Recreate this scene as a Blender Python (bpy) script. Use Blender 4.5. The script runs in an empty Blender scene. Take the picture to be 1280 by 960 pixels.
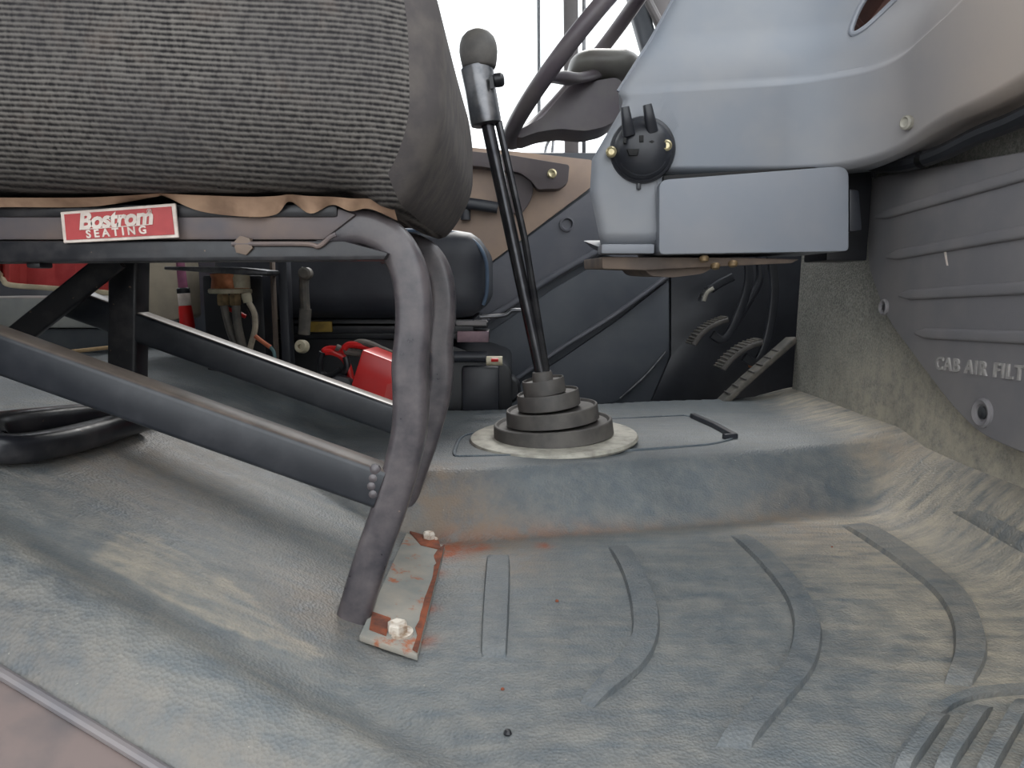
import bpy, bmesh, math, random
from mathutils import Vector, Matrix
random.seed(7)
scene = bpy.context.scene
V = Vector

# ---------------------------------------------------------------- camera, sky, exposure
F_PX = 900.0                       # focal length in pixels of the 1280 px wide frame
PITCH = math.atan(123.0 / F_PX)    # camera looks slightly down
CAM_Z = 0.35
cam_data = bpy.data.cameras.new('camera')
cam_data.sensor_width = 36.0
cam_data.lens = 36.0 * F_PX / 1280.0
cam_data.clip_start = 0.02
cam = bpy.data.objects.new('camera', cam_data)
scene.collection.objects.link(cam)
cam.location = (0, 0, CAM_Z)
cam.rotation_euler = (math.pi / 2 - PITCH, 0, 0)
scene.camera = cam

world = bpy.data.worlds.new('sky')
scene.world = world
world.use_nodes = True
bg = world.node_tree.nodes['Background']
bg.inputs['Color'].default_value = (0.93, 0.97, 1.0, 1)
bg.inputs['Strength'].default_value = 2.15

sun_data = bpy.data.lights.new('sun', 'SUN')
sun_data.energy = 1.9
sun_data.angle = math.radians(22)
sun_data.color = (1.0, 0.97, 0.93)
sun = bpy.data.objects.new('sun', sun_data)
scene.collection.objects.link(sun)
sun.location = (0, 4, 4)
sun.rotation_euler = Vector((-.12, -1.0, -.92)).to_track_quat('-Z', 'Y').to_euler()

vs = scene.view_settings
vs.view_transform = 'Standard'
vs.look = 'None'
vs.gamma = 1.0
vs.use_curve_mapping = False
vs.exposure = 0.42

# ---------------------------------------------------------------- geometry helpers
def ray(px, py):
    a = (px - 640.0) / F_PX
    b = (480.0 - py) / F_PX
    c, s = math.cos(PITCH), math.sin(PITCH)
    return V((a, c + b * s, -s + b * c))
def at(px, py, Y):
    d = ray(px, py); t = Y / d.y
    return V((d.x * t, Y, CAM_Z + d.z * t))
def atx(px, py, X):
    d = ray(px, py); t = X / d.x
    return V((X, d.y * t, CAM_Z + d.z * t))
def proj(p):
    q = V(p) - V((0, 0, CAM_Z)); c, s = math.cos(PITCH), math.sin(PITCH)
    fz = q.y * c - q.z * s; up = q.y * s + q.z * c
    return 640 + F_PX * q.x / fz, 480 - F_PX * up / fz

class MB:
    """collects one part's geometry (world coordinates)"""
    def __init__(self): self.v = []; self.f = []
    def add(self, v, f):
        o = len(self.v); self.v += [V(p) for p in v]; self.f += [tuple(i + o for i in q) for q in f]
        return self
    def bm(self, bm):
        bm.verts.index_update()
        self.add([v.co.copy() for v in bm.verts], [[v.index for v in f.verts] for f in bm.faces]); bm.free()
        return self

def smooth(pts, n=6, closed=False):
    P = [V(p) for p in pts]; out = []
    m = len(P)
    for i in range(m if closed else m - 1):
        if closed: a, b, c, d = P[(i-1) % m], P[i], P[(i+1) % m], P[(i+2) % m]
        else: a, b, c, d = P[max(i-1, 0)], P[i], P[i+1], P[min(i+2, m-1)]
        for k in range(n):
            t = k / n
            out.append(0.5 * ((2*b) + (c-a)*t + (2*a-5*b+4*c-d)*t*t + (3*b-a-3*c+d)*t**3))
    if not closed: out.append(P[-1])
    return out
def rrect(w, h, r, n=3):
    s = []
    r = min(r, w/2*.99, h/2*.99)
    for cx, cy, a0 in ((w/2-r, h/2-r, 0), (-w/2+r, h/2-r, 90), (-w/2+r, -h/2+r, 180), (w/2-r, -h/2+r, 270)):
        for k in range(n + 1):
            a = math.radians(a0 + 90*k/n); s.append((cx + r*math.cos(a), cy + r*math.sin(a)))
    return s
def circ(r, n=12): return [(r*math.cos(2*math.pi*k/n), r*math.sin(2*math.pi*k/n)) for k in range(n)]
def sweep(mb, path, sec, ref=(0, 1, 0), closed=False, scale=None):
    P = [V(p) for p in path]; n = len(P); m = len(sec); R = V(ref); vs_ = []; prev = None
    for i in range(n):
        if closed: t = P[(i+1) % n] - P[i-1]
        else: t = P[min(i+1, n-1)] - P[max(i-1, 0)]
        t.normalize()
        w = t.cross(R)
        if w.length < 1e-3: w = prev if prev else t.orthogonal()
        w = w.normalized(); prev = w
        u = w.cross(t).normalized()
        k = scale[i] if scale else 1.0
        vs_ += [P[i] + u*a*k + w*b*k for a, b in sec]
    fs = []
    for i in range(n if closed else n - 1):
        for j in range(m):
            a = i*m + j; b = i*m + (j+1) % m; c = ((i+1) % n)*m + (j+1) % m; d = ((i+1) % n)*m + j
            fs.append((a, b, c, d))
    if not closed:
        fs.append(tuple(range(m-1, -1, -1))); fs.append(tuple((n-1)*m + j for j in range(m)))
    return mb.add(vs_, fs)
def rod(mb, a, b, r, n=12, r2=None):
    a, b = V(a), V(b); d = b - a
    ref = (0, 1, 0) if abs(d.normalized().y) < .9 else (1, 0, 0)
    return sweep(mb, [a, b], circ(r, n), ref, scale=[1, (r2 or r)/r])
def lathe(mb, base, axis, prof, n=32, cap=True):
    """prof: list of (r, h) along axis"""
    ax = V(axis).normalized(); u = ax.orthogonal().normalized(); w = ax.cross(u); vs_ = []; fs = []
    for r, h in prof:
        for k in range(n):
            a = 2*math.pi*k/n; vs_.append(V(base) + ax*h + (u*math.cos(a) + w*math.sin(a))*max(r, 1e-4))
    for i in range(len(prof)-1):
        for k in range(n): fs.append((i*n+k, i*n+(k+1) % n, (i+1)*n+(k+1) % n, (i+1)*n+k))
    if cap:
        fs.append(tuple(range(n-1, -1, -1))); fs.append(tuple((len(prof)-1)*n+k for k in range(n)))
    return mb.add(vs_, fs)
def box(mb, c, s, bev=.003, rot=None, seg=2):
    bm = bmesh.new(); bmesh.ops.create_cube(bm, size=1)
    bmesh.ops.scale(bm, vec=V(s), verts=bm.verts)
    if bev: bmesh.ops.bevel(bm, geom=list(bm.edges), offset=min(bev, min(s)*.45), segments=seg, affect='EDGES', profile=.6)
    M = Matrix.Translation(V(c)) @ (rot.to_4x4() if rot else Matrix.Identity(4))
    bmesh.ops.transform(bm, matrix=M, verts=bm.verts)
    return mb.bm(bm)
def boxpx(mb, x0, y0, x1, y1, Y, d, bev=.003, seg=2):
    """box whose near face spans the pixels at depth Y and is d deep"""
    a, b = at(x0, y0, Y), at(x1, y1, Y)
    return box(mb, ((a.x+b.x)/2, Y+d/2, (a.z+b.z)/2), (abs(b.x-a.x), d, abs(a.z-b.z)), bev, None, seg)
def prism(mb, pts, vec, bev=.003, seg=2):
    bm = bmesh.new(); vv = [bm.verts.new(p) for p in pts]
    f = bm.faces.new(vv); r = bmesh.ops.extrude_face_region(bm, geom=[f])
    bmesh.ops.translate(bm, vec=V(vec), verts=[g for g in r['geom'] if isinstance(g, bmesh.types.BMVert)])
    bmesh.ops.recalc_face_normals(bm, faces=bm.faces)
    if bev: bmesh.ops.bevel(bm, geom=[e for e in bm.edges], offset=bev, segments=seg, affect='EDGES', profile=.6, clamp_overlap=True)
    return mb.bm(bm)
def roundpoly(pts, r, n=4):
    out = []; m = len(pts)
    for i in range(m):
        a, b, c = V(pts[i-1]), V(pts[i]), V(pts[(i+1) % m])
        rr = r[i] if isinstance(r, (list, tuple)) else r
        d1 = (a-b); d2 = (c-b); k = min(rr, d1.length*.45, d2.length*.45)
        p, q = b + d1.normalized()*k, b + d2.normalized()*k
        for j in range(n+1):
            t = j/n; out.append(p*(1-t)**2 + b*2*t*(1-t) + q*t*t)
    return out
def grid(mb, fn, nu, nv):
    vs_ = [fn(i/nu, j/nv) for i in range(nu+1) for j in range(nv+1)]
    fs = [(i*(nv+1)+j, (i+1)*(nv+1)+j, (i+1)*(nv+1)+j+1, i*(nv+1)+j+1) for i in range(nu) for j in range(nv)]
    return mb.add(vs_, fs)
def sstep(a, b, x):
    t = max(0., min(1., (x-a)/(b-a))); return t*t*(3-2*t)
def interp(xs, ys, x):
    if x <= xs[0]: return ys[0]
    for i in range(len(xs)-1):
        if x <= xs[i+1]: return ys[i] + (ys[i+1]-ys[i])*(x-xs[i])/(xs[i+1]-xs[i])
    return ys[-1]

# ---------------------------------------------------------------- object helpers
def empty(name, loc, label, cat, group=None):
    o = bpy.data.objects.new(name, None); scene.collection.objects.link(o)
    o.location = loc; o.empty_display_size = .05; o['label'] = label; o['category'] = cat
    if group: o['group'] = group
    o['origin'] = list(loc); return o
ROOT = {}
def obj(name, mb, m, parent=None, sm=True, angle=35, label=None):
    """ONE mesh object; a part when it has a parent, else a thing with its origin at its base"""
    if parent is not None: L = ROOT[parent.name]
    else:
        xs = [p.x for p in mb.v]; ys = [p.y for p in mb.v]; zs = [p.z for p in mb.v]
        L = V(((min(xs)+max(xs))/2, (min(ys)+max(ys))/2, min(zs)))
    me = bpy.data.meshes.new(name)
    me.from_pydata([tuple(p - L) for p in mb.v], [], mb.f); me.update()
    bm = bmesh.new(); bm.from_mesh(me); bmesh.ops.recalc_face_normals(bm, faces=bm.faces); bm.to_mesh(me); bm.free()
    if sm:
        me.polygons.foreach_set('use_smooth', [True]*len(me.polygons))
        me.set_sharp_from_angle(angle=math.radians(angle))
    me.materials.append(m)
    o = bpy.data.objects.new(name, me); scene.collection.objects.link(o)
    if parent is not None: o.parent = parent
    else: o.location = L
    ROOT[o.name] = L
    if label: o['label'] = label
    return o
def thing(name, loc, label, cat, group=None):
    o = empty(name, loc, label, cat, group); del o['origin']; ROOT[o.name] = V(loc); return o
def tag(o, label, cat, group=None):
    o['label'] = label; o['category'] = cat
    if group: o['group'] = group
    return o
def struct(o, label=None, cat=None):
    o['kind'] = 'structure'
    if label: o['label'] = label
    if cat: o['category'] = cat
    return o
def lettering(name, text, size, o, xdir, ydir, m, parent, depth=.0006, shear=0, spacing=1, bold=0, align='CENTER'):
    """flat print or raised lettering as real mesh"""
    cu = bpy.data.curves.new('t', 'FONT'); cu.body = text; cu.size = size; cu.extrude = depth; cu.shear = shear
    cu.space_character = spacing; cu.offset = bold; cu.align_x = align; cu.resolution_u = 3
    to = bpy.data.objects.new('t', cu); scene.collection.objects.link(to)
    me = bpy.data.meshes.new_from_object(to.evaluated_get(bpy.context.evaluated_depsgraph_get()))
    bpy.data.objects.remove(to)
    x, y = V(xdir).normalized(), V(ydir).normalized(); z = x.cross(y)
    mb = MB(); mb.add([V(o) + x*v.co.x + y*v.co.y + z*v.co.z for v in me.vertices], [tuple(p.vertices) for p in me.polygons])
    return obj(name, mb, m, parent, sm=False)

# ---------------------------------------------------------------- materials
def lin(c):
    return tuple(((x/255)/12.92 if x/255 <= .04045 else ((x/255+.055)/1.055)**2.4) for x in c[:3]) + (1,)
class NT:
    def __init__(self, name):
        self.m = bpy.data.materials.new(name); self.m.use_nodes = True
        self.t = self.m.node_tree; self.n = self.t.nodes; self.b = self.n['Principled BSDF']
        self.tc = self.n.new('ShaderNodeTexCoord')
    def link(self, a, b): self.t.links.new(a, b)
    def map(self, scale=(1, 1, 1)):
        k = self.n.new('ShaderNodeMapping'); k.inputs['Scale'].default_value = scale
        self.link(self.tc.outputs['Object'], k.inputs['Vector']); return k.outputs[0]
    def noise(self, scale, detail=4, rough=.55, vec=None):
        k = self.n.new('ShaderNodeTexNoise'); k.inputs['Scale'].default_value = scale
        k.inputs['Detail'].default_value = detail; k.inputs['Roughness'].default_value = rough
        self.link(vec or self.tc.outputs['Object'], k.inputs['Vector']); return k.outputs[0]
    def ramp(self, fac, a, b, va=0., vb=1.):
        k = self.n.new('ShaderNodeMapRange'); k.inputs[1].default_value = a; k.inputs[2].default_value = b
        k.inputs[3].default_value = va; k.inputs[4].default_value = vb; self.link(fac, k.inputs[0]); return k.outputs[0]
    def mix(self, fac, a, b):
        k = self.n.new('ShaderNodeMix'); k.data_type = 'RGBA'
        if isinstance(fac, (int, float)): k.inputs[0].default_value = fac
        else: self.link(fac, k.inputs[0])
        for v, s in ((a, k.inputs[6]), (b, k.inputs[7])):
            if isinstance(v, tuple): s.default_value = v
            else: self.link(v, s)
        return k.outputs[2]
    def math(self, op, a, b=0.):
        k = self.n.new('ShaderNodeMath'); k.operation = op
        for v, s in ((a, k.inputs[0]), (b, k.inputs[1])):
            if isinstance(v, (int, float)): s.default_value = v
            else: self.link(v, s)
        return k.outputs[0]
    def attr(self, name):
        k = self.n.new('ShaderNodeAttribute'); k.attribute_name = name; return k.outputs['Fac']
    def bump(self, h, strength, dist=.001, prev=None):
        k = self.n.new('ShaderNodeBump'); k.inputs['Strength'].default_value = strength; k.inputs['Distance'].default_value = dist
        self.link(h, k.inputs['Height'])
        if prev: self.link(prev, k.inputs['Normal'])
        self.link(k.outputs[0], self.b.inputs['Normal']); return k.outputs[0]
    def fin(self, col, rough=.5, metal=0., spec=.5):
        if isinstance(col, tuple): self.b.inputs['Base Color'].default_value = col
        else: self.link(col, self.b.inputs['Base Color'])
        if isinstance(rough, (int, float)): self.b.inputs['Roughness'].default_value = rough
        else: self.link(rough, self.b.inputs['Roughness'])
        self.b.inputs['Metallic'].default_value = metal
        self.b.inputs['Specular IOR Level'].default_value = spec
        return self.m
def simple(name, c1, c2=None, scale=25, rough=.5, metal=0., bump=0, bscale=200, spec=.5, lo=.4, hi=.65):
    t = NT(name); c2 = c2 or tuple(x*.8 for x in c1)
    col = t.mix(t.ramp(t.noise(scale), lo, hi), lin(c1), lin(c2))
    if bump: t.bump(t.noise(bscale, 3), bump, .0006)
    return t.fin(col, rough, metal, spec)

M = {}
# floor mat: grey rubber, pale dust plus one pale area, brown dirt where the attributes put it
t = NT('rubber_mat')
big = t.noise(5, 5, .6); fine = t.noise(38, 6, .65); speck = t.noise(160, 3, .6)
streak = t.noise(14, 5, .6, t.map((1.0, 5.0, 1.0)))
col = t.mix(t.ramp(big, .35, .65), lin((68, 78, 86)), lin((90, 99, 105)))
col = t.mix(t.ramp(fine, .45, .72, 0, .55), col, lin((112, 117, 119)))
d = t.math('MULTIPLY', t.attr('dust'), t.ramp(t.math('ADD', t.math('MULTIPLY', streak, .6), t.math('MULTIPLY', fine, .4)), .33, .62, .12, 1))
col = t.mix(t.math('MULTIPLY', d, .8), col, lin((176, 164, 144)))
b_ = t.math('MULTIPLY', t.attr('brown'), t.ramp(fine, .35, .6, .35, 1))
col = t.mix(t.math('MULTIPLY', b_, .7), col, lin((124, 104, 84)))
r_ = t.math('MULTIPLY', t.attr('rust'), t.ramp(fine, .38, .55, .2, 1))
col = t.mix(r_, col, lin((138, 72, 42)))
col = t.mix(t.ramp(speck, .72, .78, 0, .6), col, lin((190, 184, 170)))
vor = t.n.new('ShaderNodeTexVoronoi'); vor.inputs['Scale'].default_value = 330
t.link(t.tc.outputs['Object'], vor.inputs['Vector'])
b1 = t.bump(vor.outputs['Distance'], .6, .0014); t.bump(fine, .25, .003, b1)
M['mat'] = t.fin(col, t.ramp(fine, .3, .7, .46, .66), 0, .42)
# seat fabric: horizontal knit ribs broken into short dashes
t = NT('seat_fabric')
w = t.n.new('ShaderNodeTexWave'); w.wave_type = 'BANDS'; w.bands_direction = 'Z'; w.inputs['Scale'].default_value = 74
w.inputs['Distortion'].default_value = 1.2; w.inputs['Detail'].default_value = 2; w.inputs['Detail Scale'].default_value = .6
mp = t.n.new('ShaderNodeMapping'); mp.inputs['Rotation'].default_value = (0, math.radians(-3), 0)
t.link(t.tc.outputs['Object'], mp.inputs['Vector']); t.link(mp.outputs[0], w.inputs['Vector'])
dash = t.noise(1, 2, .5, t.map((260, 260, 150)))
lump = t.noise(9, 4); soil = t.noise(16, 5, .65)
h = t.math('ADD', t.math('MULTIPLY', w.outputs['Fac'], .60), t.math('MULTIPLY', dash, .85))
col = t.mix(t.ramp(h, .38, 1.0), lin((38, 37, 38)), lin((112, 108, 104)))
col = t.mix(t.ramp(lump, .4, .65, 0, .35), col, lin((70, 68, 70)))
col = t.mix(t.ramp(soil, .52, .72, 0, .35), col, lin((112, 98, 90)))
t.bump(h, .6, .0014)
M['fabric'] = t.fin(col, .95, 0, .1)
M['fabric_edge'] = simple('seat_border_fabric', (84, 80, 80), (98, 93, 90), 40, .9, 0, .5, 500, .1)
M['skirt'] = simple('tan_cloth', (176, 146, 122), (128, 104, 88), 22, .95, 0, .5, 260, .1)
# black painted tube with scuffs and dust
t = NT('black_paint')
f1 = t.noise(30, 6, .65); f2 = t.noise(90, 4)
col = t.mix(t.ramp(f1, .48, .75, 0, .5), lin((26, 27, 32)), lin((78, 74, 74)))
col = t.mix(t.ramp(f2, .7, .74, 0, .7), col, lin((160, 130, 105)))
t.bump(f2, .12, .0008)
M['black'] = t.fin(col, t.ramp(f1, .4, .7, .3, .55), 0, .5)
t = NT('black_paint_dusty')
f1 = t.noise(30, 6, .65); f2 = t.noise(70, 4)
geo = t.n.new('ShaderNodeNewGeometry'); sx = t.n.new('ShaderNodeSeparateXYZ'); t.link(geo.outputs['Normal'], sx.inputs[0])
dust = t.math('MULTIPLY', t.ramp(sx.outputs['Z'], .6, .9), t.ramp(f1, .3, .6, .55, 1))
col = t.mix(t.ramp(f1, .45, .75, 0, .45), lin((27, 31, 38)), lin((64, 65, 70)))
col = t.mix(t.math('MULTIPLY', dust, .8), col, lin((126, 114, 104)))
M['black_dusty'] = t.fin(col, .34, 0, .6)
t = NT('worn_tube')
f1 = t.noise(22, 6, .65); f2 = t.noise(85, 4)
col = t.mix(t.ramp(f1, .35, .68), lin((58, 55, 60)), lin((98, 91, 92)))
col = t.mix(t.ramp(f2, .72, .76, 0, .6), col, lin((170, 146, 128)))
t.bump(f2, .15, .0008)
M['worn_tube'] = t.fin(col, t.ramp(f1, .3, .7, .26, .42), 0, .6)
M['channel'] = simple('dusty_steel', (120, 104, 96), (84, 84, 92), 9, .55, .2, .2)
M['rust'] = simple('rust', (132, 70, 44), (88, 52, 40), 60, .9, 0, .6, 150)
t = NT('plate_paint')
f1 = t.noise(40, 6, .7); f2 = t.noise(18, 4)
col = t.mix(t.ramp(f2, .4, .65), lin((122, 124, 120)), lin((150, 142, 130)))
col = t.mix(t.ramp(f1, .56, .66), col, lin((150, 86, 54)))
t.bump(f1, .3, .002); M['plate'] = t.fin(col, .7)
M['bolt'] = simple('dirty_bolt', (206, 198, 186), (150, 128, 108), 120, .6, .2, .4, 200)
M['red_label'] = simple('red_print', (178, 66, 66), (164, 58, 60), 40, .5)
M['void'] = simple('void_black', (7, 7, 9), (9, 9, 11), 20, .7)
M['letter'] = simple('dusty_letter', (160, 156, 152), (140, 137, 135), 60, .6)
M['white_label'] = simple('white_print', (226, 214, 204), (200, 186, 176), 60, .5)
M['dash'] = simple('dash_plastic', (128, 133, 142), (136, 138, 144), 6, .42, 0, .12, 900, .5)
t = NT('dash_plastic_warm_lit')       # blue grey plastic, warm light painted in towards the passenger end
f1 = t.noise(6, 4); f2 = t.noise(900, 3); sx = t.n.new('ShaderNodeSeparateXYZ'); t.link(t.tc.outputs['Object'], sx.inputs[0])
col = t.mix(t.ramp(f1, .4, .65), lin((128, 134, 143)), lin((136, 140, 146)))
w_ = t.math('ADD', t.math('MULTIPLY', sx.outputs['Y'], -1.0), t.math('MULTIPLY', f1, .15))
col = t.mix(t.ramp(w_, -.04, .30, 0, 1), col, lin((176, 164, 155)))
t.bump(f2, .12, .0006)
M['dash_warm_lit'] = t.fin(col, .42, 0, .5)
M['dash_dust'] = simple('dash_plastic_dusty', (158, 152, 148), (146, 144, 146), 7, .45, 0, .12, 900, .5)
M['pocket'] = simple('brown_plastic', (96, 70, 64), (70, 54, 52), 12, .6)
M['tan_plastic'] = simple('tan_underside', (120, 104, 92), (90, 80, 74), 14, .7)
M['panel'] = simple('grey_plastic', (118, 116, 119), (130, 126, 126), 8, .55, 0, .3, 700)
M['dark_plastic'] = simple('dark_plastic', (38, 40, 46), (50, 52, 58), 12, .36, 0, .1, 600)
M['black_plastic'] = simple('black_plastic', (20, 21, 25), (30, 31, 36), 12, .4, 0, .1, 600)
M['rubber'] = simple('black_rubber', (74, 71, 69), (92, 88, 84), 30, .6, 0, .2, 300)
M['steel'] = simple('steel', (120, 120, 122), (90, 92, 96), 40, .32, .85)
M['rod'] = simple('black_chrome', (74, 74, 76), (54, 54, 58), 30, .24, .75)
M['plate_grey'] = simple('grey_trim_plate', (176, 172, 160), (140, 136, 126), 45, .6)
M['carpet'] = None
t = NT('grey_carpet')
f1 = t.noise(240, 4, .7); f2 = t.noise(9, 4, .6); f3 = t.noise(45, 5, .7)
col = t.mix(t.ramp(f1, .35, .65), lin((104, 105, 102)), lin((160, 158, 151)))
col = t.mix(t.math('MULTIPLY', t.attr('dust'), t.ramp(f3, .35, .6, .3, 1)), col, lin((182, 174, 158)))
col = t.mix(t.ramp(f2, .45, .7, 0, .3), col, lin((92, 93, 92)))
t.bump(f1, .9, .003); M['carpet'] = t.fin(col, 1, 0, .05)
M['door_beige'] = simple('beige_door_trim', (176, 152, 134), (160, 140, 128), 8, .6, 0, .15, 500)
M['door_grey'] = simple('grey_door_trim', (92, 94, 102), (104, 104, 110), 8, .55, 0, .15, 500)
M['door_dark'] = simple('dark_door_trim', (70, 74, 82), (80, 84, 90), 8, .5, 0, .15, 500)
M['armrest'] = simple('armrest_plastic', (86, 78, 80), (98, 88, 88), 9, .55)
M['wheel'] = simple('wheel_vinyl', (86, 78, 84), (98, 92, 92), 12, .42)
M['wheel_hub'] = simple('hub_vinyl', (110, 108, 102), (98, 94, 90), 12, .4)
M['navy'] = simple('navy_vinyl', (44, 46, 53), (54, 56, 62), 14, .5, 0, .2, 500)
M['rim_highlight'] = simple('blue_rim_highlight', (78, 96, 116), (66, 82, 102), 30, .5)
M['red'] = simple('red_plastic', (206, 30, 28), (190, 24, 26), 12, .3)
M['red_cloth'] = simple('red_cloth', (206, 84, 80), (180, 58, 60), 12, .85, 0, .3, 300)
M['cream'] = simple('cream_trim', (222, 208, 178), (196, 184, 156), 30, .8)
M['grey_box'] = simple('light_grey_vinyl', (170, 170, 164), (150, 152, 150), 12, .6)
M['dim_box'] = simple('dim_grey_vinyl', (88, 92, 96), (76, 80, 86), 12, .7)
M['beige_box'] = simple('beige_plastic', (178, 166, 146), (158, 148, 132), 14, .6)
M['tan_wood'] = simple('tan_stick', (190, 160, 120), (160, 130, 96), 40, .7)
M['copper'] = simple('copper', (196, 128, 88), (168, 100, 66), 60, .45, .5)
M['ivory'] = simple('ivory_plastic', (206, 198, 172), (180, 168, 142), 60, .5)
M['brass'] = simple('brass', (150, 126, 92), (112, 94, 70), 60, .45, .4)
M['grey_hose'] = simple('grey_hose', (78, 76, 72), (104, 98, 90), 50, .6)
M['white_hose'] = simple('pale_hose', (176, 164, 144), (140, 130, 116), 50, .6)
M['orange_wire'] = simple('orange_wire', (206, 120, 84), (190, 100, 70), 50, .5)
M['teal_wire'] = simple('teal_wire', (96, 128, 130), (80, 108, 112), 50, .5)
M['shaded_red'] = simple('shaded_red_plastic', (146, 84, 110), (124, 70, 96), 30, .5)
M['yellow'] = simple('yellow_tag', (150, 122, 46), (120, 98, 40), 40, .6)
M['screw'] = simple('brass_screw', (206, 196, 160), (170, 156, 120), 90, .35, .6)
M['sill'] = simple('pink_dusty_paint', (122, 108, 104), (98, 92, 92), 16, .6, 0, .3, 120)
M['white_paint'] = simple('white_paint', (120, 114, 114), (104, 102, 106), 16, .4)
M['ceiling'] = simple('headliner', (168, 166, 160), (156, 154, 150), 16, .9)
M['ground'] = simple('concrete', (104, 99, 93), (92, 88, 84), 3, .9)
M['post'] = simple('window_post', (96, 92, 92), (110, 104, 104), 12, .5)
M['rail_mauve'] = simple('mauve_steel', (128, 104, 110), (104, 86, 94), 30, .5, .2)
t = NT('window_glass')
t.b.inputs['Alpha'].default_value = .07
M['glass'] = t.fin((.8, .85, .88, 1), 0.02, 0, .5)

# ---------------------------------------------------------------- floor: one rubber mat over the sloping floor and the gearbox hump
def ledge(x):                      # where the mat starts to roll over the door sill
    return .50 - .25*(min(x, .6) + .13) if x < -.13 else .50 - .6*(x + .13)
def floor_z(x, y):
    u = -.13 - x
    a = .43*(u if u > .05 else (max(0., u + .05))**2/.20)
    a = min(a, .20) if a < .17 else .20 - .03*math.exp(-(a-.17)/.03)
    yb = .955 + .22*max(0., x + .05)
    edge = sstep(yb - .004, yb + .062 + .07*max(0, x), y)
    # the face of the hump starts crisp at the bottom and rolls over at the top
    top = .086
    tz = top*edge
    # left end of the hump face
    tz *= 1
    k = .02
    h = max(0., min(1., .5 + .5*(a - tz)/k)) if (a > 0 and tz > 0) else (1. if a > tz else 0.)
    z = tz*(1-h) + a*h + (k*h*(1-h) if a > 0 and tz > 0 else 0)
    # mat rises into the bulkhead on the right
    z += .10*sstep(.50, .68, x)**2*(1 - .75*edge)
    # footwell behind the hump
    yf = 1.52 + .26*max(0., min(.7, x + .1))
    drop = sstep(yf, yf + .03, y)*sstep(-.16, -.10, x)
    z -= drop*(z + .10)
    # rolled edge at the door
    L = ledge(x)
    if y < L: z -= .9*(L-y)**2/.08 if L-y < .08 else .9*.08 + (L-y-.08)*.9
    # long shallow waves of the old mat by the door
    if x < .1:
        q = math.exp(-((y - L - .01)/.022)**2)*.008*sstep(.05, -.1, x); z += q
        z -= math.exp(-((y - L - .06)/.02)**2)*.004*sstep(.05, -.1, x)
    z += .0022*math.sin(9*x + 5*y)*math.sin(11*y - 4*x)
    return z
def onfloor(px, py, lift=0.):
    d = ray(px, py); y = .2
    while y < 2.2:
        p = V((0, 0, CAM_Z)) + d*(y/d.y)
        if p.z <= floor_z(p.x, p.y): break
        y += .004
    lo, hi = y - .004, y
    for _ in range(10):
        y = (lo + hi)/2; p = V((0, 0, CAM_Z)) + d*(y/d.y)
        if p.z <= floor_z(p.x, p.y): hi = y
        else: lo = y
    return V((p.x, p.y, floor_z(p.x, p.y) + lift))

floor_mb = MB()
X0, X1, NX, NY = -1.32, .72, 260, 250
def ffn(u, v):
    x = X0 + (X1-X0)*u; y0 = ledge(x) - .085 if x < .12 else max(.12, ledge(x) - .085)
    y = y0 + (2.12 - y0)*v**1.25
    return V((x, y, floor_z(x, y)))
grid(floor_mb, ffn, NX, NY)
floor_o = struct(obj('floor', floor_mb, M['mat'], angle=60), 'worn grey rubber mat covering the cab floor and gearbox hump', 'floor')
def blob(p, c, r): return math.exp(-((p - c).length/r)**2)
rust_c = [onfloor(*q) for q in ((552, 690), (540, 715), (533, 760), (560, 688), (600, 684), (680, 682), (528, 800))]
rust_r = [.022, .013, .011, .026, .014, .010, .011]
brown_c = [onfloor(*q) for q in ((550, 640), (535, 600), (600, 670), (410, 760), (640, 700), (1000, 660), (150, 570), (1110, 560))]
brown_r = [.08, .05, .06, .07, .06, .1, .12, .06]
dusts, browns, rusts = [], [], []
patch = [onfloor(x, y) for x, y in ((118, 700), (150, 664), (190, 668), (300, 735), (400, 818), (392, 826), (290, 790))]  # outlines one pale, sharp-edged area laid into the dust attribute
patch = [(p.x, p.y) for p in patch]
def inpoly(x, y, P):
    c = False
    for i in range(len(P)):
        (x1, y1), (x2, y2) = P[i-1], P[i]
        if (y1 > y) != (y2 > y) and x < (x2-x1)*(y-y1)/(y2-y1) + x1: c = not c
    return c
def dust_and_patch(q):
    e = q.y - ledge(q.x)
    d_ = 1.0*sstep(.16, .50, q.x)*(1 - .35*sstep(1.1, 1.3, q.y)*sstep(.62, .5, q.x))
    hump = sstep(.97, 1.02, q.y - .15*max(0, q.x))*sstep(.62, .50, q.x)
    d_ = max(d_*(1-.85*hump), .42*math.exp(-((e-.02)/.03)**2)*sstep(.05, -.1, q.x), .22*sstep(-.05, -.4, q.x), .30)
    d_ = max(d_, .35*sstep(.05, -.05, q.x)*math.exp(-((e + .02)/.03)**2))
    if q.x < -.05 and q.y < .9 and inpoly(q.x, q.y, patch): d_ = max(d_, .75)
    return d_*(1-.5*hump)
Lf = ROOT['floor']
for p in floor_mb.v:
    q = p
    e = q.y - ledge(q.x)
    dusts.append(dust_and_patch(q))
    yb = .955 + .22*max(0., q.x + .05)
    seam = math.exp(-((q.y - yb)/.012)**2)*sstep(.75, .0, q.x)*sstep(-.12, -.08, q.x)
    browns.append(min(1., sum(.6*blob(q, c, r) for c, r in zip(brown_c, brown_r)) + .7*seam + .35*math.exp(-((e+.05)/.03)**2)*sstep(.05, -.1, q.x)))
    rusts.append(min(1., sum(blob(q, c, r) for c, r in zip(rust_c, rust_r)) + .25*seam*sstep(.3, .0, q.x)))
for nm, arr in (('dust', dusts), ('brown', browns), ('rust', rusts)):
    at_ = floor_o.data.attributes.new(nm, 'FLOAT', 'POINT'); at_.data.foreach_set('value', arr)

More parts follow.
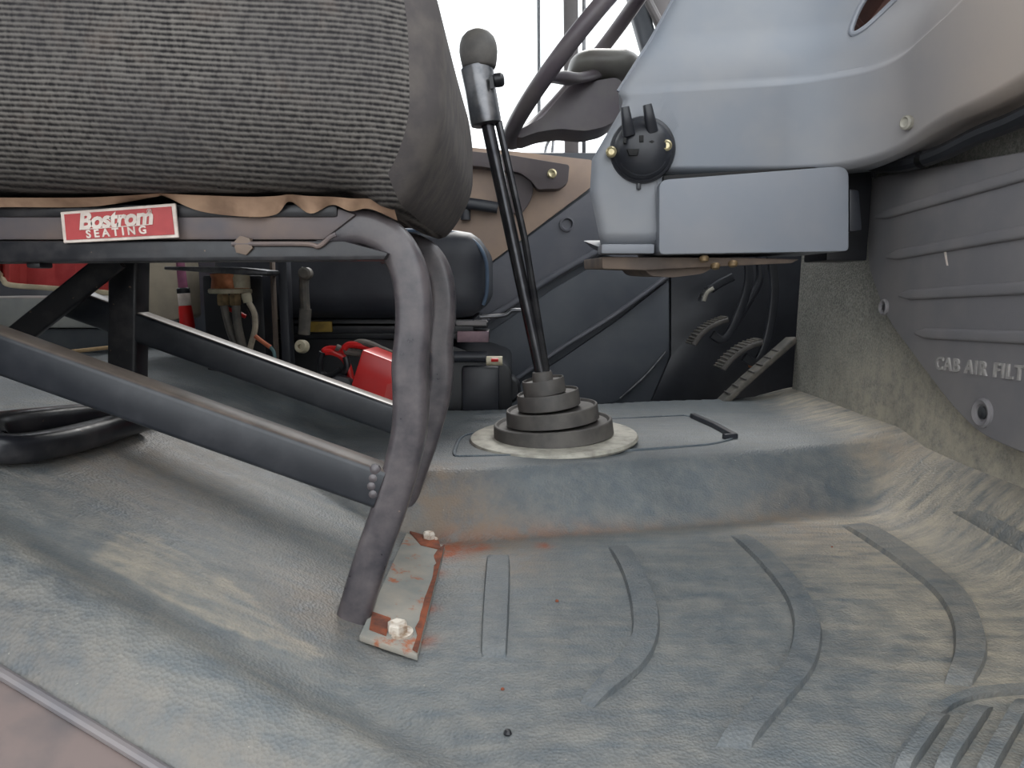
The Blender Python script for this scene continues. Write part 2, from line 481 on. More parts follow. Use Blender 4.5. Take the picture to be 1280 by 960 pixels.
def mat_band(name, pts, lift=.006, n=8, inset=.004):
    """raised moulded band of the mat between two pixel lines; follows the floor"""
    A = smooth([V((x, y, 0)) for x, y in pts[0]], n); B = smooth([V((x, y, 0)) for x, y in pts[1]], n)
    mb = MB(); W = 6; m = len(A)
    vs_ = []
    for i, (a, b) in enumerate(zip(A, B)):
        e_ = min(1, (min(i, m-1-i) + .6)/4)
        for k in range(W+1):
            t_ = (0, .08, .3, .5, .7, .92, 1)[k]; p = a.lerp(b, t_); q = onfloor(p.x, p.y)
            vs_.append(q + V((0, 0, (-.002 + (lift + .002)*e_ if 0 < k < W else -.002))))
    fs = [(i*(W+1)+k, (i+1)*(W+1)+k, (i+1)*(W+1)+k+1, i*(W+1)+k+1) for i in range(m-1) for k in range(W)]
    mb.add(vs_, fs)
    o = obj(name, mb, M['mat'], floor_o, angle=50)
    for nm in ('dust', 'brown', 'rust'):
        vals = []
        for p in mb.v:
            if nm == 'dust': vals.append(.45*dust_and_patch(p))
            else: vals.append(0.1 if nm == 'brown' else 0.)
        o.data.attributes.new(nm, 'FLOAT', 'POINT').data.foreach_set('value', vals)
    return o
mat_band('mat_rib', [[(608, 692), (604, 740), (601, 790), (600, 822)], [(638, 692), (638, 740), (636, 790), (634, 824)]])
mat_band('mat_rib', [[(758, 682), (778, 722), (788, 765), (786, 802), (760, 838), (722, 880)], [(784, 680), (808, 720), (824, 765), (822, 805), (800, 842), (742, 886)]])
mat_band('mat_rib', [[(910, 668), (950, 708), (982, 752), (990, 792), (975, 838), (928, 890), (890, 935)], [(932, 666), (980, 708), (1014, 750), (1028, 792), (1018, 840), (978, 890), (938, 938)]])
mat_band('mat_rib', [[(1048, 656), (1085, 680), (1130, 712), (1168, 745), (1188, 780), (1190, 820), (1177, 856)], [(1080, 652), (1128, 680), (1172, 712), (1210, 745), (1230, 785), (1234, 825), (1215, 860)]])
mat_band('mat_rib', [[(1188, 640), (1215, 655), (1250, 676), (1282, 694)], [(1212, 638), (1242, 650), (1275, 668), (1302, 680)]])
# heel pad with long slots, lower right
pad_e = [(1112, 962), (1130, 932), (1165, 890), (1205, 868), (1260, 860), (1330, 858)]
mat_band('heel_pad_rim', [pad_e, [(1128, 966), (1144, 938), (1176, 899), (1212, 878), (1264, 870), (1330, 868)]], .005)
for x0, y0, x1, y1, w_ in ((1176, 890, 1118, 975, 14), (1229, 880, 1168, 975, 15), (1280, 872, 1218, 985, 16), (1332, 868, 1270, 990, 16)):
    mat_band('heel_pad_bar', [[(x0-w_*.5, y0), ((x0+x1)/2-w_*.5, (y0+y1)/2), (x1-w_*.5, y1)], [(x0+w_, y0+4), ((x0+x1)/2+w_, (y0+y1)/2+4), (x1+w_, y1+4)]], .010)
# cover panel of the gear lever opening, a moulded outline in the hump
cov = roundpoly([V((566, 571, 0)), V((574, 546, 0)), V((640, 531, 0)), V((862, 519, 0)), V((922, 548, 0)), V((888, 556, 0)), V((720, 568, 0))], [8, 10, 20, 14, 14, 12, 20], 4)
mb = MB(); sweep(mb, [onfloor(p.x, p.y, -.0008) for p in cov], rrect(.007, .006, .002), (0, 0, 1), closed=True)
o = obj('cover_rim', mb, M['mat'], floor_o)
mb = MB(); sweep(mb, [onfloor(p.x, p.y, .002) for p in [V((905, 549, 0)), V((918, 548, 0)), V((893, 534, 0)), V((866, 522, 0))]], rrect(.014, .012, .003), (0, 0, 1))
obj('cover_latch', mb, M['dark_plastic'], floor_o)

# door sill below the mat, dusty pink painted metal, and the white body edge outside it
mb = MB()
def sfn(u, v):
    x = -1.3 + 2.0*u; L = ledge(x); L = max(L, .2)
    y = L - .06 - .26*v
    return V((x, y, floor_z(x, L) - .050 - .30*v*.26/.26*.26 - .02*v*v))
grid(mb, sfn, 60, 14)
sill = struct(obj('trim_1', mb, M['sill']), 'dusty pink painted door sill below the floor mat', 'door sill')
mb = MB()
sweep(mb, [V((x, max(ledge(x), .2) - .062, floor_z(x, max(ledge(x), .2)) - .047)) for x in [-1.3 + .05*i for i in range(36)]], circ(.0045, 10), (0, 0, 1))
obj('sill_seal', mb, M['white_paint'], sill)

# ---------------------------------------------------------------- shell of the cab
mb = MB()
def carp(u, v):      # carpeted bulkhead: runs in depth, rounds off into the driver's footwell
    s_ = u; z = -.12 + .82*v
    lean = .018*(z - .1)
    if s_ < .25:
        a = s_/.25*math.pi/2; return V((.97 - .24 - .07*math.sin(a) + (1-s_/.25)*.26 + lean, 1.74 - .05*(1-math.cos(a))*1.0, z))
    q = (s_-.25)/.75
    return V((.66 + lean, 1.69 - 1.45*q, z))
grid(mb, carp, 90, 50)
wf = struct(obj('wall_front', mb, M['carpet'], angle=60), 'grey carpeted bulkhead beside the pedals', 'wall')
wf.data.attributes.new('dust', 'FLOAT', 'POINT').data.foreach_set('value', [min(1, 1.0*sstep(.36, .10, p.z)*sstep(1.75, 1.15, p.y) + .1) for p in mb.v])
def slab(name, c, s, m, label, cat):
    b = MB(); box(b, c, s, .004); return struct(obj(name, b, m), label, cat)
slab('wall_firewall', (1.05, 1.2, .2), (.04, 2.0, 1.0), M['dark_plastic'], 'dark firewall in front of the pedals', 'wall')
slab('wall_back', (-1.34, 1.0, .38), (.04, 2.3, 1.06), M['door_dark'], 'dark rear wall of the cab', 'wall')  # unseen; kept low to leave an added opening for light above
slab('trim_3', (-1.34, 1.0, 1.53), (.04, 2.3, .18), M['door_dark'], 'dark header over the added, unseen rear window', 'trim')
for yy in (.0, 2.08): slab('trim_4', (-1.34, yy, 1.17), (.04, .12, .54), M['door_dark'], 'dark corner post beside the added, unseen rear window', 'trim')
b = MB(); box(b, (-1.34, 1.04, 1.17), (.006, 1.96, .54), 0); struct(obj('window_added', b, M['glass']), 'unseen wide rear window, added to let light in', 'window')  # unseen rear window, added to light the dash and filter cover
# unseen passenger side, added to block light: rear corner panel, roof rail, opened door
slab('wall_right_added', (-.98, .27, .6), (.70, .05, 1.9), M['ceiling'], 'unseen pale body side behind the door opening, added to block light', 'wall')
slab('trim_5', (-.42, .27, 1.55), (1.6, .06, .14), M['ceiling'], 'unseen pale roof rail above the door opening, added to block light', 'trim')
slab('door_added', (.86, -.22, .30), (.07, .96, .90), M['door_grey'], 'opened passenger door out of view, added to block light', 'door')
slab('ceiling', (-.50, 1.18, 1.63), (1.7, 1.95, .04), M['ceiling'], 'pale headliner over the cab', 'ceiling')
b = MB(); box(b, (0, 2, -1.15), (60, 60, .05), .0); struct(obj('ground', b, M['ground']), 'pale concrete ground outside the truck', 'ground')

# driver's door
DY = 2.10
door = thing('door_1', (0, DY, -.1), 'beige and grey driver door trim below the bright window', 'door'); door['kind'] = 'structure'
def poly(pts, Y, r=0):
    P = [at(x, y, Y) for x, y in pts]
    return roundpoly(P, r, 4) if r else P
b = MB(); box(b, (-.41, DY + .045, .315), (1.78, .05, .82), .004); obj('door_shell', b, M['door_dark'], door)
b = MB(); prism(b, poly([(545, 180), (650, 190), (741, 200), (739, 234), (612, 329), (540, 380)], DY, .01), (0, .03, 0), .006); obj('upper_trim', b, M['door_beige'], door)
b = MB(); prism(b, poly([(741, 237), (860, 150), (860, 340), (752, 318), (690, 352), (600, 412), (540, 440), (540, 383), (612, 332)], DY, .006), (0, .03, 0), .005); obj('middle_trim', b, M['door_grey'], door)
b = MB(); prism(b, poly([(752, 326), (832, 345), (760, 398), (690, 442), (612, 492), (540, 520), (540, 452), (605, 420), (690, 362)], DY - .008, .008), (0, .03, 0), .008); obj('pocket_panel', b, M['door_dark'], door)
b = MB(); prism(b, poly([(836, 350), (836, 440), (776, 500), (690, 520), (560, 530), (620, 500), (700, 450), (770, 402)], DY, .01), (0, .03, 0), .008); obj('lower_trim', b, M['door_dark'], door)
b = MB(); sweep(b, smooth([at(x, y, DY - .014) for x, y in ((832, 440), (806, 470), (775, 498))]), rrect(.006, .006, .002)); obj('pocket_highlight', b, M['steel'], door)  # steel strip put in for the thin highlight along the door pocket
b = MB(); sweep(b, smooth([at(x, y, DY - .01) for x, y in ((750, 312), (690, 346), (640, 380), (596, 406))]), rrect(.03, .018, .007)); obj('moulded_ridge', b, M['door_grey'], door)
b = MB(); sweep(b, smooth([at(x, y, DY - .016) for x, y in ((838, 342), (770, 392), (700, 436), (630, 484))]), rrect(.03, .012, .005)); obj('moulded_ridge', b, M['door_grey'], door)
# armrest with its screw, grab handle and door pull
b = MB()
prism(b, poly([(540, 184), (640, 194), (712, 206), (710, 228), (700, 236), (672, 237), (664, 226), (650, 216), (600, 208), (540, 204)], DY - .05, .008), (0, .06, 0), .008, 3)
arm = obj('armrest', b, M['armrest'], door)
b = MB(); c = at(690, 217, DY - .052); lathe(b, c, (0, -1, 0), [(.013, -.004), (.013, .002), (.009, .004), (.005, .002), (.0, .001)], 20); obj('armrest_screw', b, M['screw'], arm)
b = MB(); prism(b, poly([(628, 218), (655, 216), (668, 232), (664, 250), (650, 270), (634, 262)], DY - .03, .02), (0, .035, 0), .008, 3); obj('armrest_pocket_shade', b, M['armrest'], door)  # solid piece paints in the shadow of the armrest pocket
b = MB(); sweep(b, smooth([at(x, y, DY - .03) for x, y in ((560, 252), (590, 255), (622, 260))]), rrect(.03, .032, .01)); h_ = obj('door_pull', b, M['dark_plastic'], door)
b = MB(); sweep(b, [at(582, 262, DY - .02), at(582, 275, DY - .02)], rrect(.03, .028, .01)); obj('pull_mount', b, M['dark_plastic'], h_)
b = MB(); c = at(709, 280, DY - .003); lathe(b, c, (0, -1, 0), [(.021, -.01), (.021, .003), (.016, .004), (.013, .0), (.012, -.008), (.0, -.008)], 24); obj('trim_screw', b, M['door_grey'], door)
# kick panel ahead of the door
b = MB(); prism(b, poly([(839, 180), (1075, 180), (1075, 560), (790, 560), (839, 445)], DY, .004), (0, .04, 0), .003)
struct(obj('wall_left', b, M['dark_plastic']), 'dark kick panel ahead of the driver door', 'wall')
# window of the driver's door: posts, seal, pane
win = thing('window_1', (0, DY + .03, .70), 'bright driver window with a slim divider post', 'window'); win['kind'] = 'structure'
za = at(0, 192, DY + .03).z
b = MB(); prism(b, [V((x, DY + .03, z)) for x, z in ((at(709, 0, DY).x, za-.02), (at(727, 0, DY).x, za-.02), (at(721, 0, DY).x, 1.6), (at(702, 0, DY).x, 1.6))], (0, .025, 0), .004); obj('divider_post', b, M['post'], win)
b = MB(); prism(b, [V((x, DY + .04, z)) for x, z in ((at(732, 0, DY).x, za-.02), (at(737, 0, DY).x, za-.02), (at(732, 0, DY).x, 1.6), (at(727, 0, DY).x, 1.6))], (0, .02, 0), .002); obj('window_channel', b, M['steel'], win)
b = MB(); prism(b, [at(x, y, DY + .045) for x, y in ((380, 205), (732, 205), (732, -250), (380, -250))], (0, .004, 0), 0); obj('pane', b, M['glass'], win)
b = MB(); prism(b, [at(x, y, DY + .045) for x, y in ((736, 205), (880, 205), (790, -250), (736, -250))], (0, .004, 0), 0); obj('quarter_pane', b, M['glass'], win)
b = MB(); box(b, (-.41, DY + .05, za - .012), (1.78, .05, .03), .006); obj('window_seal', b, M['armrest'], win)
# A-pillar
b = MB(); sweep(b, [at(812, 62, DY + .02), at(800, 20, DY + .02), at(758, -180, DY + .02)], rrect(.05, .05, .012)); obj('pillar_cover', b, M['door_dark'], win)
pl = MB(); sweep(pl, [at(850, 60, DY + .0), at(826, 10, DY + .0), at(760, -160, DY + .0)], rrect(.06, .06, .012)); sweep(pl, [at(838, 55, DY - .05), at(812, 5, DY - .05), at(750, -150, DY - .05)], circ(.012, 10))
struct(obj('trim_2', pl, M['post']), 'grey windscreen pillar behind the dashboard', 'pillar')
# mirror bracket outside
mir = thing('side_mirror', at(672, 160, 2.55), 'thin dark mirror stay outside the driver window', 'mirror')
b = MB(); rod(b, at(674, 170, 2.55), at(673, -60, 2.55), .006, 8); obj('stay_rod', b, M['dark_plastic'], mir)
b = MB(); sweep(b, smooth([at(x, y, 2.5) for x, y in ((681, 194), (684, 180), (693, 170), (713, 167))]), circ(.005, 8)); obj('stay_arm', b, M['steel'], mir)
b = MB(); rod(b, at(692, 171, 2.5), at(690, 194, 2.5), .005, 8); obj('stay_foot', b, M['steel'], mir)

# ---------------------------------------------------------------- passenger seat
SY = .70                                   # near side frame; the far one stands .30 further in
seat = thing('passenger_seat', onfloor(470, 800), 'dark ribbed fabric passenger seat on a black tube frame', 'seat')
def rbox(c, s, r, n=26):
    """rounded box as quads, returned (verts, faces)"""
    bm = bmesh.new(); bmesh.ops.create_cube(bm, size=2)
    bmesh.ops.subdivide_edges(bm, edges=list(bm.edges), cuts=n, use_grid_fill=True); bm.normal_update()
    c, s = V(c), V(s)*.5
    lay = bm.faces.layers.int.new('front')
    for f in bm.faces: f[lay] = int(f.normal.x > .9)
    for v in bm.verts:
        p = V((v.co.x*s.x, v.co.y*s.y, v.co.z*s.z))
        q = V([max(-(s[i]-r[i]), min(s[i]-r[i], p[i])) for i in range(3)])
        d = V([(p[i]-q[i])/r[i] for i in range(3)])
        m_ = max(abs(d.x), abs(d.y), abs(d.z))
        if d.length > 1e-6: d = d.normalized()*m_
        v.co = c + q + V([d[i]*r[i] for i in range(3)])
    bm.verts.index_update(); bm.faces.ensure_lookup_table()
    return bm
bm = rbox((-.445, .868, .551), (.755, .505, .236), (.09, .045, .085), 36)
for v in bm.verts:
    p = v.co
    k = sstep(-.145, -.085, p.x)*sstep(.56, .43, p.z); p.z -= .046*k          # belly of the front end
    p.y += -.014*math.sin(math.pi*max(0, min(1, (p.z-.41)/.25)))*(1 if p.y < .8 else -1)
    tp = sstep(.54, .68, p.z)*sstep(-.40, -.06, p.x); p.x -= .010*tp - .010*(1-tp)*sstep(-.3, -.1, p.x)
    p.x -= .016*sstep(.50, .40, p.z)*sstep(-.3, -.1, p.x)
    p.z += .003*math.sin(14*p.x)*math.sin(9*p.y)
bm.normal_update()
side, front = MB(), MB()
vl = [v.co.copy() for v in bm.verts]
lay = bm.faces.layers.int['front']
fr = [[v.index for v in f.verts] for f in bm.faces if f[lay]]
sd = [[v.index for v in f.verts] for f in bm.faces if not f[lay]]
bm.free()
def compact(mb, vl, fl):
    used = sorted({i for f in fl for i in f}); mp_ = {i: k for k, i in enumerate(used)}
    return mb.add([vl[i] for i in used], [[mp_[i] for i in f] for f in fl])
compact(side, vl, sd); compact(front, vl, fr)
obj('cushion', side, M['fabric'], seat, angle=80)
obj('cushion_front', front, M['fabric_edge'], seat, angle=80, label='smooth paler front panel of the cushion')
# torn tan underlining hanging out below the cushion
top_e = [(-120, 246), (0, 247), (100, 247), (150, 245), (195, 242), (205, 242), (250, 244), (310, 246), (345, 245), (362, 243), (385, 245), (415, 246), (440, 248), (465, 249), (492, 258)]
low_e = [(-120, 262), (0, 259), (100, 259), (150, 254), (195, 246), (207, 246), (250, 264), (310, 271), (345, 268), (362, 252), (388, 267), (415, 256), (438, 264), (462, 261), (497, 276)]
A_ = smooth([V((x, y, 0)) for x, y in top_e], 6); B_ = smooth([V((x, y, 0)) for x, y in low_e], 6)
b = MB(); vs_ = []
for i, (p, q) in enumerate(zip(A_, B_)):
    for k in range(5):
        t_ = k/4; r_ = p.lerp(q, t_); yy = .662 + .003*math.sin(i*.7)*t_ + .008*t_
        vs_.append(at(r_.x, r_.y, yy))
    for k in range(5):
        t_ = 1 - k/4; r_ = p.lerp(q, t_); yy = .662 + .003*math.sin(i*.7)*t_ + .008*t_ + .002
        vs_.append(at(r_.x, r_.y, yy))
W = 10
b.add(vs_, [(i*W+k, (i+1)*W+k, (i+1)*W+(k+1) % W, i*W+(k+1) % W) for i in range(len(A_)-1) for k in range(W)])
obj('torn_lining', b, M['skirt'], seat)
b = MB(); box(b, (-.47, .875, .418), (.62, .40, .012), .004); obj('seat_pan', b, M['black'], seat)
# channel that carries the label, and the angle rail under it
def nearfar(name, fn, m):
    for dy in (0, .30):
        b = MB(); fn(b, dy); obj(name, b, m, seat)
def chan(b, dy):
    P = [at(x, y, SY - .022) + V((0, dy, 0)) for x, y in ((-120, 254), (0, 254), (418, 258), (446, 268), (404, 300), (0, 300), (-120, 300))]
    prism(b, P, (0, .03, 0), .003)
nearfar('side_channel', chan, M['channel'])
def rail(b, dy):
    P = [at(x, y, SY - .028) + V((0, dy, 0)) for x, y in ((-120, 301), (430, 301), (486, 316), (480, 325), (-120, 329))]
    prism(b, P, (0, .04, 0), .003)
b = MB(); rail(b, 0); obj('side_rail', b, M['black'], seat)
b = MB(); sweep(b, smooth([at(x, y, SY - .030) for x, y in ((290, 305), (380, 305), (398, 308), (412, 297), (420, 293))]), circ(.0022, 8)); obj('edge_wire', b, M['channel'], seat)
# side frames
def leg_path(dy):
    return smooth([at(x, y, SY) + V((0, dy, 0)) for x, y in ((400, 297), (445, 284), (485, 297), (508, 330), (517, 372), (517, 415), (513, 455), (514, 510), (509, 555), (490, 625), (464, 700), (438, 786))], 5)
for dy, m in ((0, M['worn_tube']), (.30, M['worn_tube'])):
    b = MB(); sweep(b, leg_path(dy), rrect(.036, .034, .009, 4)); obj('front_leg', b, m, seat)
b = MB()
for x, y in ((468, 588), (466, 598), (464, 608), (466, 618)):
    p = at(x, y, SY - .018); lathe(b, p + V((0, .004, 0)), (0, -1, 0), [(.006, 0), (.0055, .003), (.003, .005), (0, .0055)], 10)
obj('weld_bead', b, M['worn_tube'], seat)
b = MB(); prism(b, roundpoly([at(x, y, SY - .0176) for x, y in ((502, 488), (508, 488), (506, 512), (501, 512))], .002), (0, .0012, 0), 0); obj('paint_chip', b, M['ivory'], seat)
def lower_bar(b, dy):
    sweep(b, [at(-140, 387, SY) + V((0, dy, 0)), at(478, 607, SY) + V((0, dy, 0))], rrect(.036, .040, .005, 3))
nearfar('lower_bar', lower_bar, M['black_dusty'])
# rear posts, diagonal brace
p0, p1 = at(162, 322, SY + .30), at(160, 476, SY + .30)
b = MB(); sweep(b, [p0, p1], rrect(.038, .040, .005, 3)); obj('rear_post', b, M['black'], seat)
b = MB(); sweep(b, [p0 - V((0, .30, 0)), p1 - V((0, .30, 0))], rrect(.038, .040, .005, 3)); obj('rear_post', b, M['black'], seat)
b = MB(); sweep(b, [at(146, 322, .93), at(8, 432, .93)], rrect(.012, .030, .003)); obj('diagonal_brace', b, M['black'], seat)
b = MB(); boxpx(b, 32, 327, 50, 335, SY - .02, .02, .002); obj('rail_tab', b, M['black'], seat)
# rear foot: a tube bent flat on the floor
b = MB(); sweep(b, smooth([onfloor(x, y, .018) for x, y in ((190, 528), (110, 538), (50, 546), (10, 552), (-14, 560), (-10, 578), (20, 582), (70, 574), (120, 560), (176, 541))], 6), rrect(.03, .036, .010), (0, 0, 1)); obj('rear_foot', b, M['black'], seat)
# floor plate between the front feet, with bolts
pc = [onfloor(x, y) for x, y in ((449, 803), (522, 828), (556, 688), (508, 672))]
b = MB(); prism(b, [p + V((0, 0, .001)) for p in pc], (0, 0, .006), .0015); plate = obj('foot_plate', b, M['plate'], seat)
b = MB(); prism(b, [onfloor(x, y, .008) for x, y in ((466, 775), (489, 783), (483, 806), (462, 797))], (0, 0, .0012), 0); obj('rust_patch', b, M['rust'], plate)
b = MB(); prism(b, [onfloor(x, y, .006) for x, y in ((512, 672), (548, 682), (552, 695), (526, 690))], (0, 0, .004), .001); obj('rust_patch', b, M['rust'], plate)
zig = [(556, 688)] + [(553 - 31*k/14 + random.uniform(-7, -1) - 3*(k % 2), 694 + 128*k/14) for k in range(15)] + [(522, 826)]
b = MB(); prism(b, [onfloor(x, y, .0078) for x, y in zig], (0, 0, .001), 0); obj('rusted_edge', b, M['rust'], plate)
for x, y, s_ in ((497, 800, 1.0), (536, 682, .8)):
    p = onfloor(x, y, .006); b = MB(); lathe(b, p, (0, 0, 1), [(.0155*s_, 0), (.0155*s_, .003), (.012*s_, .0035)], 20)
    w_ = obj('washer', b, M['bolt'], plate)
    b = MB(); lathe(b, p + V((0, 0, .003)), (0.05, 0, 1), [(.0105*s_, 0), (.0105*s_, .008), (.008*s_, .010), (.005*s_, .0095), (0, .0085)], 6); obj('bolt_head', b, M['bolt'], plate, sm=False)
for x, y in ((305, 307),):
    b = MB(); lathe(b, at(x, y, SY - .028), (0, -1, 0), [(.009, -.004), (.009, .003), (.006, .004), (0, .004)], 6); obj('frame_bolt', b, M['tan_plastic'], seat)
# label plate
YL = SY - .032
lc = [at(x, y, YL) for x, y in ((75, 265), (219, 254), (223, 297), (79, 304))]
b = MB(); prism(b, lc, (0, .0025, 0), .0006, 1); badge = obj('maker_label', b, M['white_label'], seat, label='red and white label on the side channel')
b = MB(); prism(b, [at(x, y, YL - .0008) for x, y in ((80, 268), (214, 258), (218, 293), (83, 300))], (0, .001, 0), 0); obj('red_field', b, M['red_label'], badge)
xd = lc[1] - lc[0]; yd = V((0, -1, 0)).cross(xd); yd = yd if yd.z > 0 else -yd
lettering('wordmark', 'Bostrom', .0205, at(145, 283, YL - .0012), xd, yd, M['white_label'], badge, .0003, .22, .92, .0008)
lettering('tagline', 'SEATING', .0098, at(146, 294.5, YL - .0012), xd, yd, M['white_label'], badge, .0003, 0, 1.55, .0003)
lettering('trade_mark', '®', .006, at(187, 267, YL - .0012), xd, yd, M['white_label'], badge, .0003)
b = MB(); prism(b, [at(x, y, YL - .0014) for x, y in ((104, 286.2), (186, 280.2), (186, 281.2), (104, 287.2))], (0, .0004, 0), 0); obj('underline', b, M['white_label'], badge)

# ---------------------------------------------------------------- gear lever
gb = onfloor(692, 549)
gear = thing('gear_lever', gb, 'tall black gear lever rising from a stepped rubber boot', 'gear lever')
b = MB(); lathe(b, gb + V((0, 0, -.001)), (-.03, -.02, 1), [(.142, 0), (.145, .004), (.143, .009), (.139, .010), (.10, .010)], 48); obj('base_plate', b, M['plate_grey'], gear)
for x, zz, r, h, tl in ((692, .006, .1035, .027, -.07), (691, .032, .080, .026, -.10), (686.5, .057, .054, .027, -.13), (681, .080, .0365, .026, -.16)):
    c = gb + V(((x-692)*.00139, 0, zz))
    b = MB(); lathe(b, c, (tl, -.01, 1), [(r*.97, 0), (r, .0015), (r*.985, h-.0015), (r*.97, h), (r*.94, h), (r*.90, h-.004), (r*.5, h-.005)], 40); obj('boot_step', b, M['rubber'], gear)
def gp(x, y, dy=0.): return at(x, y, gb.y + dy)
b = MB(); lathe(b, gp(680, 486), gp(674, 440) - gp(680, 486), [(.018, 0), (.0175, .026), (.016, .030), (.010, .031)], 24); obj('boot_collar', b, M['rubber'], gear)
b = MB(); rod(b, gp(678, 472), gp(608, 150), .0112, 16, .0105); obj('lever_shaft', b, M['rod'], gear)
b = MB(); rod(b, gp(684, 470, -.006), gp(656, 300, -.004), .0062, 10); rod(b, gp(656, 300, -.004), gp(623, 152, 0), .0062, 10); obj('cable_tube', b, M['rod'], gear)
ax = gp(597, 84) - gp(609, 156)
b = MB(); L_ = ax.length
lathe(b, gp(608, 157), ax, [(.020, 0), (.0245, .002), (.0255, L_*.1), (.0250, L_*.6), (.0265, L_), (.022, L_ + .001)], 32); knob = obj('grip_sleeve', b, M['steel'], gear)
b = MB(); lathe(b, gp(599, 86), gp(597, 44) - gp(599, 86), [(.0255, 0), (.0275, .004), (.0295, .014), (.0310, .026), (.0300, .037), (.0265, .047), (.0190, .055), (.0095, .0595), (0, .061)], 28); obj('grip_head', b, M['rubber'], gear, angle=70)
b = MB(); rod(b, gp(609, 103, -.012), gp(617, 101, -.014), .005, 10); lathe(b, gp(616, 101, -.014), V((1, -.1, .1)), [(.008, 0), (.011, .004), (.011, .014), (.008, .018), (0, .019)], 16); obj('range_switch', b, M['black_plastic'], gear)
b = MB(); prism(b, roundpoly([gp(x, y, -.0265) for x, y in ((611, 96), (616, 95), (618, 110), (613, 111))], .002), (0, .003, 0), 0); obj('switch_slot', b, M['black_plastic'], gear)

# ---------------------------------------------------------------- dashboard
dash = thing('dashboard', (.45, 1.1, .40), 'blue grey moulded dashboard curving towards the passenger side', 'dashboard')
DYC = 1.20
def xleft(z):
    return interp([.40, .43, .50, .55, .625, .640, .655, .74, .83, 1.0], [.152, .142, .126, .128, .172, .176, .168, .222, .272, .37], z)
R_ = .15
def plan(s, x0):
    """s metres along the face, starting at x0 on the centre part; -> point and outward (to the viewer) normal"""
    l1 = .43 - x0; l2 = R_*math.pi/2
    if s < l1: return V((x0 + s, DYC, 0)), V((0, -1, 0))
    if s < l1 + l2:
        a = (s-l1)/R_; return V((.43 + R_*math.sin(a), DYC - R_ + R_*math.cos(a), 0)), V((-math.sin(a), -math.cos(a), 0))
    q = s - l1 - l2; return V((.43 + R_ + .02*q, DYC - R_ - q, 0)), V((-1, 0, 0))
def zcrease(p): return interp([.0, .25, .5], [.640, .652, .665], p.x) + .10*sstep(1.16, .60, p.y)
def zbot(p):
    if p.x < .236: return .412
    return .527 + .037*sstep(1.2, .95, p.y) + .02*sstep(.95, .7, p.y)
pock = [(1064, 44), (1072, 18), (1090, -14), (1140, -70), (1230, -150), (1260, -110), (1170, -48), (1112, 4), (1082, 34)]
NS, NZ = 400, 190
vs_, pk = [], set()
for i in range(-1, NS+1):
    for j in range(-1, NZ+1):
        jj = max(j, 0); w_ = jj/NZ
        for it in range(2):
            z0 = .412 if it == 0 else zb
            zc_ = .65 if it == 0 else zc
            z = z0 + (zc_ - z0)*w_/.45 if w_ < .45 else zc_ + (1.02 - zc_)*(w_-.45)/.55
            x0 = xleft(z)
            L_ = (.43 - x0) + R_*math.pi/2 + .70
            p, n = plan(L_*(max(i, 0)/NS), x0)
            zb, zc = zbot(p), zcrease(p)
        soft = .3 + .7*sstep(.30, .55, p.x)
        if z < zc:
            k = (z-zb)/max(.01, zc-zb); d_ = .012 + .016*k*soft - .02*(1-min(1, k/.10))**2
        else:
            u_ = z - zc; d_ = .012 + .016*soft - .012*soft*min(1, u_/.012) - .30*u_*sstep(0, .10, u_)
        edge = math.exp(-max(i, 0)*L_/NS/.006); d_ -= .010*edge
        q = V((p.x, p.y, z)) + n*d_
        px, py = proj(q)
        if inpoly(px, py, pock): q = q - n*.05 + V((0, 0, -.004)); pk.add(len(vs_))
        if i < 0: q = q + V((.05, .30, 0))
        if j < 0: q = q - n*.30 + V((0, 0, .03))
        vs_.append(q)
W = NZ + 2
fa, fb, fp = [], [], []
for i in range(NS+1):
    for j in range(NZ+1):
        f = (i*W+j, (i+1)*W+j, (i+1)*W+j+1, i*W+j+1)
        if any(k in pk for k in f): fp.append(f)
        else: fa.append(f)
b = MB(); compact(b, vs_, fa); obj('dash_shell', b, M['dash_warm_lit'], dash, angle=40)
b = MB(); compact(b, vs_, fp); pkt = obj('shelf_pocket', b, M['pocket'], dash, angle=40)
cand = [(proj(v), v) for k, v in enumerate(vs_) if k not in pk and k > W and k % W > 0 and v.z > .70]
lip = []
for x, y in ((1150, -34), (1130, -14), (1112, 4), (1096, 20), (1080, 35), (1067, 44), (1063, 38), (1067, 27), (1074, 14), (1084, -4), (1100, -26)):
    lip.append(min(cand, key=lambda c_: (c_[0][0]-x)**2 + (c_[0][1]-y)**2)[1])
b = MB(); sweep(b, smooth(lip, 4), circ(.0045, 8), (0, 1, .2)); obj('pocket_lip', b, M['dash'], pkt)
# bright moulded edge of the upper panel
b = MB(); sweep(b, [V((xleft(z) + .001, DYC - .004 + .30*max(0, z-.65)*sstep(0, .1, z-.65), z)) for z in [.655 + .01*i for i in range(35)]], circ(.0035, 8)); obj('panel_edge', b, M['dash'], dash)
